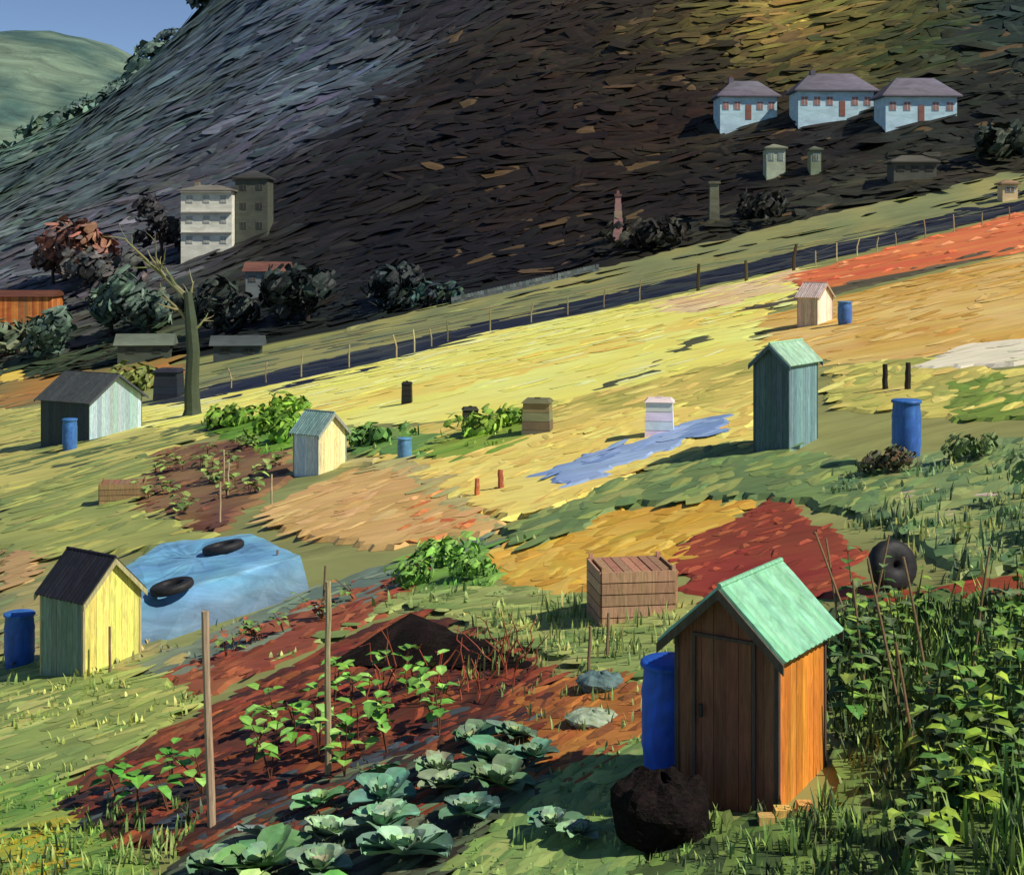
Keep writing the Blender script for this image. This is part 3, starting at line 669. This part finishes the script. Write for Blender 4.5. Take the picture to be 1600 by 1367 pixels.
for (x,y,r,h,cl) in((-29,108,2.2,1.4,[(112,120,60),(92,104,54)]),(-10,62,1.1,.5,[(106,142,46),(88,120,42)]),(-9.0,55,1.1,.45,[(106,142,46),(88,120,42)]),(-8.1,50,1.0,.4,[(106,142,46),(88,120,42)]),(-11.6,60,1.1,.5,[(100,134,44),(82,110,40)]),
    (-4.3,44,.9,.3,[(98,132,64),(80,114,58)]),(-.6,41,.9,.28,[(120,146,54),(100,128,50)]),(.2,42,.7,.28,[(120,146,54),(100,128,50)]),
    (6.3,24.9,.35,.4,[(88,92,64),(64,62,48)]),(6.7,24.7,.35,.38,[(92,74,54),(72,80,56)]),(8.0,24.5,.4,.35,[(92,110,66)]),(-1.1,24.3,.5,.36,[(104,144,62),(84,122,56),(130,170,80)]),(-1.6,23.5,.4,.3,[(104,144,62),(84,122,56)]),(-.7,23.0,.36,.28,[(104,144,62),(84,122,56),(130,170,80)]),
    (8.2,20.6,.6,.5,[(84,110,76),(110,132,88)]),(7.2,18.4,.6,.55,[(84,104,70),(120,140,84)]),(7.9,19.2,.5,.6,[(70,96,70),(100,126,84)])):
    bush('low_shrub',x,y,r,h,cl,190,False,ls=r*.34,lift=0)

e=empty('bare_tree',-16.1,71.5); A=Acc(); tb=C(104,112,78); td=C(64,74,58)
A.tube([(0,0,-.4),(.05,0,.3),(0,0,1.5),(.08,0,3.2),(-.05,0,4.8),(-.2,0,6.2)],[.62,.42,.36,.33,.3,.2],td,9)
def limb(p,d,L,r,depth):
    p=Vector(p);d=Vector(d).normalized();pts=[p];rd=[r];n=4
    for i in range(n):
        d=(d+Vector((G(0,.16),G(0,.16),G(.03,.1)))).normalized(); p=p+d*L/n; pts.append(p); rd.append(r*(1-.7*(i+1)/n))
    A.tube(pts,rd,jit(mixc(tb,C(150,146,110),R()*.6),.15),6)
    if depth>0:
        for k in range(4): 
            i=random.randint(1,n); dd=(d+Vector((G(0,.7),G(0,.5),G(.1,.5)))).normalized()
            limb(pts[i],dd,L*U(.4,.65),rd[i]*.7+.01,depth-1)
limb((-.15,0,5.8),(-.9,0,.8),3.4,.17,2)
limb((-.1,0,5.2),(.15,.2,1),1.6,.12,1)
limb((0,0,4.6),(-.7,.2,.55),2.0,.12,1)
limb((.05,0,4.2),(.6,-.1,.7),1.0,.09,1)
A.out('trunk_and_limbs',M_MID,e)

# ------------------------------------------------------------ cabbages
def cabbage(x,y,r,bcol=None):
    e_=Acc(); z=S(x,y)+.03
    base=jit(bcol or random.choice([C(112,142,118),C(96,130,110),C(128,156,122),C(92,122,96),C(120,148,134),C(104,140,96)]),.15,.05)
    tlt=(G(0,.12),G(0,.12))
    def leafc(a,r0,ln,tilt,wd,col):
        V=[];F=[];cc=[];nu=5;nv=5
        ca,sa=math.cos(a),math.sin(a)
        for i in range(nu+1):
            t=i/nu; out=ln*t; up=math.sin(tilt)*out*(1-.35*t*t); out2=math.cos(tilt)*out
            ww=wd*math.sin(math.pi*min(.97,t*.8+.14))**.8
            for j in range(nv+1):
                s=(j/nv-.5)*2; lx=r0+out2; ly=s*ww; lz=.04+up+abs(s)**2*ww*.5*(1-.3*t)+.016*math.sin(s*9+t*7+a)*t*3*r
                X=lx*ca-ly*sa;Yy=lx*sa+ly*ca
                V.append((x+X,y+Yy,z+lz+X*tlt[0]+Yy*tlt[1]))
                k=1.22 if abs(s)<.22 else (1-.2*(1-t))
                cc.append(tuple(min(.8,q*k*U(.9,1.1)) for q in col[:3])+(1,))
        for i in range(nu):
            for j in range(nv): F.append((i*(nv+1)+j,(i+1)*(nv+1)+j,(i+1)*(nv+1)+j+1,i*(nv+1)+j+1))
        e_.add(V,F,cc)
    n1=random.randint(5,8)
    for k in range(n1): leafc(k*6.28/n1+U(-.35,.35),r*.1,r*U(.7,1.2),U(.15,.6),r*U(.34,.52),jit(base,.2))
    for k in range(5): leafc(k*1.256+U(-.3,.3),r*.06,r*U(.5,.75),U(.7,1.1),r*.34,jit(mixc(base,C(160,186,140),.25),.14))
    for k in range(3): leafc(k*2.1+U(-.2,.2),.01,r*U(.35,.5),U(1.2,1.4),r*.26,jit(mixc(base,C(176,190,130),.4),.1))
    e_.out('cabbage_plant',M_LEAF,None,True)
cabs=[(-2.75,12.85,.4),(-2.2,12.75,.42),(-1.6,12.4,.34),(-2.35,13.45,.32),(-1.7,13.3,.26),(-.95,12.5,.44),(-1.15,13.25,.3),(-.45,13.1,.34),(-1.2,13.95,.34),(-.65,13.8,.28),(-.1,13.65,.36),(-.75,14.5,.3),(-.15,14.4,.36),(.12,14.95,.25),(-.45,15.2,.28),(-1.35,14.6,.25),(.3,14.1,.24),(-1.8,14.2,.25),(.62,12.1,.18),(.4,12.5,.24),(-2.9,12.3,.26)]
for i,(x,y,r) in enumerate(cabs): cabbage(x+G(0,.06),y+G(0,.1),r*U(.88,1.12))
cabbage(-2.25,12.05,.36,C(140,180,104)); cabbage(-1.75,11.95,.34,C(130,174,100))

def bean(x,y,h,cols,ls,n=7,stem=(96,64,46)):
    A=Acc(); z=S(x,y)
    for s in range(2):
        dx,dy=G(0,.12),G(0,.1); pts=[(x,y,z-.03),(x+dx*.4,y+dy*.4,z+h*.5),(x+dx,y+dy,z+h*U(.8,1.05))]
        A.tube(pts,[.011,.009,.005],C(*stem),5)
        for k in range(n):
            t=U(.3,1); a=U(0,6.28); c=jit(C(*random.choice(cols)),.15,.06)
            d=Vector((math.cos(a),math.sin(a),U(-.2,.6)))
            q=Vector((x+dx*t,y+dy*t,z+h*t))+d*.05
            A.leaf(q,d,ls*U(.7,1.3),ls*.72*U(.8,1.2),c,U(.1,.5))
    A.out('bean_plant',M_LEAF)
bc=[(120,172,74),(104,156,62),(142,188,92),(92,138,60)]
for p in [(-2.45,16.2),(-2.1,15.5),(-2.6,15.3),(-1.9,16.8),(-1.5,16.1),(-1.35,15.4),(-1.1,16.9),(-.9,16.1),(-2.2,17.6),(-2.8,16.9),(-1.6,17.5),(-2.9,15.9),(-1.75,14.9),(-3.3,15.2),(-1.2,17.6),(-.8,15.6),(-2.3,16.8),(-1.7,15.7)]:
    bean(p[0],p[1],U(.4,.65),bc,.18,5)
for p in [(-4.3,15.5),(-4.0,15.2),(-3.8,15.9),(-4.5,15.9),(-3.6,14.9)]: bean(p[0],p[1],.35,[(94,154,62),(74,124,50)],.18,3)
SB=[(-13.2,54.1),(-11.1,54.8),(-6.88,44.98),(-6.18,39.22),(-6.96,32.93),(-10.83,40.79)]
for k in range(44):
    x=U(-12,-6.8);y=U(36,52)
    if pip(x,y,SB): bean(x,y,.4,[(144,166,86),(116,136,74),(96,116,62)],.28,4)
for k in range(14): 
    t=R(); bean(-4.4+3*t+G(0,.1),21+3*t+G(0,.2),.3,[(112,140,74),(150,86,62)],.14,4)
A=Acc()
for k in range(30):
    x=U(-1.7,0.2);y=U(16.4,18.3);z=S(x,y);pts=[(x,y,z)];lx=G(0,.12)
    for s in range(1,5): pts.append((x+lx*s/2+G(0,.03),y+G(0,.03),z+.14*s*U(.8,1.2)))
    A.tube(pts,[.014,.012,.010,.008,.005],jit(C(148,74,52),.2),5)
A.out('dead_raspberry_canes',M_FINE)

def shadow_sheet():
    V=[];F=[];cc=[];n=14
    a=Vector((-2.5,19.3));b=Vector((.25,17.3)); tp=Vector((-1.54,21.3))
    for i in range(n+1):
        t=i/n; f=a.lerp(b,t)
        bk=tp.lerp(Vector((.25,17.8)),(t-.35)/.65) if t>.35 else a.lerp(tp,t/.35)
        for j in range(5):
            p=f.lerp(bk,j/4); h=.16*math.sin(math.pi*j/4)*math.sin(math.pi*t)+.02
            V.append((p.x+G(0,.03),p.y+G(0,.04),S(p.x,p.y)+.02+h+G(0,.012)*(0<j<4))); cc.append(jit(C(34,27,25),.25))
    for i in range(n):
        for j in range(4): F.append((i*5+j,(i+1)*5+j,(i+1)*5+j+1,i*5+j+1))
    mesh('bed_shadow_sheet',V,F,M_HEAP,cc)  # near-black sheet laid in for the shadow at the bed's far side
shadow_sheet()

# ------------------------------------------------------------ overgrown corner
gc=[(84,112,58),(106,136,66),(62,82,50),(134,154,76),(98,110,66)]
TG=Acc()
RP=[(2.9,12.2),(3.4,16.9),(5.95,16.3),(7.5,13),(5.2,9.6),(2.2,9.6),(1.7,11.2)]
k=0
while k<850:
    x=U(1.6,7.5);y=U(9.6,17)
    if pip(x,y,RP):
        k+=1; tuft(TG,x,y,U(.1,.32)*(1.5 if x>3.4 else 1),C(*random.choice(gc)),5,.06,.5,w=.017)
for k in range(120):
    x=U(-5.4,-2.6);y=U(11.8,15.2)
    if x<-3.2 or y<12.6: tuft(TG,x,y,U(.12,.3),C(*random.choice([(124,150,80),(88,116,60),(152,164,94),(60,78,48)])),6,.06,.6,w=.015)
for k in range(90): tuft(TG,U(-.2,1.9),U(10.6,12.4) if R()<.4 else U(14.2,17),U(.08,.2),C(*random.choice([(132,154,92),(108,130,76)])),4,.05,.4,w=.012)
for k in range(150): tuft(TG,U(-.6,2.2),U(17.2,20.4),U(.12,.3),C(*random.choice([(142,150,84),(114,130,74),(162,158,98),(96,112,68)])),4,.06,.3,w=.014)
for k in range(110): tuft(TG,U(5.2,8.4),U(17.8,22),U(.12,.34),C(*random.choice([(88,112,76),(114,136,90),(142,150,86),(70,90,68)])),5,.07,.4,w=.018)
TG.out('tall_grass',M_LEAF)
def broad(x,y,h,cols,ls,n):
    A=Acc(); z=S(x,y); top=(x+G(0,.12),y+G(0,.1),z+h)
    A.tube([(x,y,z-.05),((x+top[0])/2+.02,(y+top[1])/2,z+h*.5),top],[.014,.011,.006],C(90,100,58),5)
    for k in range(n):
        t=(k+1)/n; a=k*2.4+U(-.3,.3); p=Vector((x,y,z)).lerp(Vector(top),t); c=jit(C(*random.choice(cols)),.18,.06)
        A.leaf(p,(math.cos(a),math.sin(a),U(0,.5)),ls*U(.7,1.3)*(1.2-.4*t),ls*.75,c,U(.2,.6))
    A.out('leafy_weed_plant',M_LEAF)
k=0
while k<95:
    x=U(2.9,6.4);y=U(10.4,16.6)
    if pip(x,y,RP) and not(x<3.45 and 11.3<y<13.6):
        k+=1; broad(x,y,U(.35,1.0) if y>12.3 else U(.2,.55),[(80,116,56),(108,142,62),(64,92,50),(130,158,68),(52,76,46),(100,118,78)],U(.13,.22),int(U(7,12)))
for (x,y,h,l) in((3.5,11.7,.5,.2),(3.7,11.1,.4,.22),(4.1,12.4,.7,.2),(3.85,11.9,.5,.2),(3.3,10.9,.3,.2)): broad(x,y,h,[(156,182,62),(140,168,58)],l,6)
for (x,y,h,lean) in((3.75,13.6,1.5,-.35),(4.1,13.8,1.4,-.3),(3.55,14.2,1.2,-.15),(4.6,14.3,1.3,.2),(3.6,12.6,1.0,-.2),(4.9,13.5,1.2,.1),(3.95,16.2,1.2,-.5),(3.8,16.3,1.2,-.2),(4.1,16.4,1.1,.25)):
    post('garden_cane',x,y,h,.014,(140,116,84),lean=lean,mat=M_FINE)
A=Acc(); z=S(2.3,12)
A.box(2.2,2.34,11.85,11.98,z-.25,z+.06,C(222,182,100)); A.box(2.42,2.54,11.98,12.12,z-.2,z+.05,C(214,160,92)); A.box(2.05,2.18,11.78,11.9,z-.25,z+.03,C(198,160,98)); A.out('timber_blocks',M_WOOD)

STROKES.out('meadow_grass',M_MID)
TUFTS.out('grass_tufts',M_LEAF)
CLODS.out('soil_clods',M_FINE)

# ------------------------------------------------------------ light, sky, camera
sd=Vector((.64,-.30,.707)).normalized()
sun=bpy.data.lights.new('sun','SUN'); sun.energy=5.0; sun.angle=math.radians(.5); sun.color=(1,.935,.80)
so=bpy.data.objects.new('sun',sun); so.rotation_euler=(-sd).to_track_quat('-Z','Y').to_euler(); so.location=(20,-10,40); link(so)
w=bpy.data.worlds.new('World'); bpy.context.scene.world=w; w.use_nodes=True
nt=w.node_tree; bg=nt.nodes['Background']; sk=nt.nodes.new('ShaderNodeTexSky'); sk.sky_type='NISHITA'; sk.sun_disc=False
sk.sun_elevation=math.asin(sd.z); sk.sun_rotation=math.atan2(sd.x,sd.y)
sk.air_density=.75; sk.dust_density=.0; sk.ozone_density=1.6; sk.altitude=2800
nt.links.new(sk.outputs[0],bg.inputs[0]); bg.inputs[1].default_value=.105
cam=bpy.data.cameras.new('camera'); co=bpy.data.objects.new('camera',cam); link(co)
co.location=(0,0,5.245); co.rotation_euler=(math.pi/2,0,0); cam.sensor_width=36; cam.lens=50; cam.shift_y=-.1834
cam.clip_start=.1; cam.clip_end=6000
bpy.context.scene.camera=co
vs=bpy.context.scene.view_settings; vs.view_transform='Standard'; vs.look='None'; vs.exposure=0
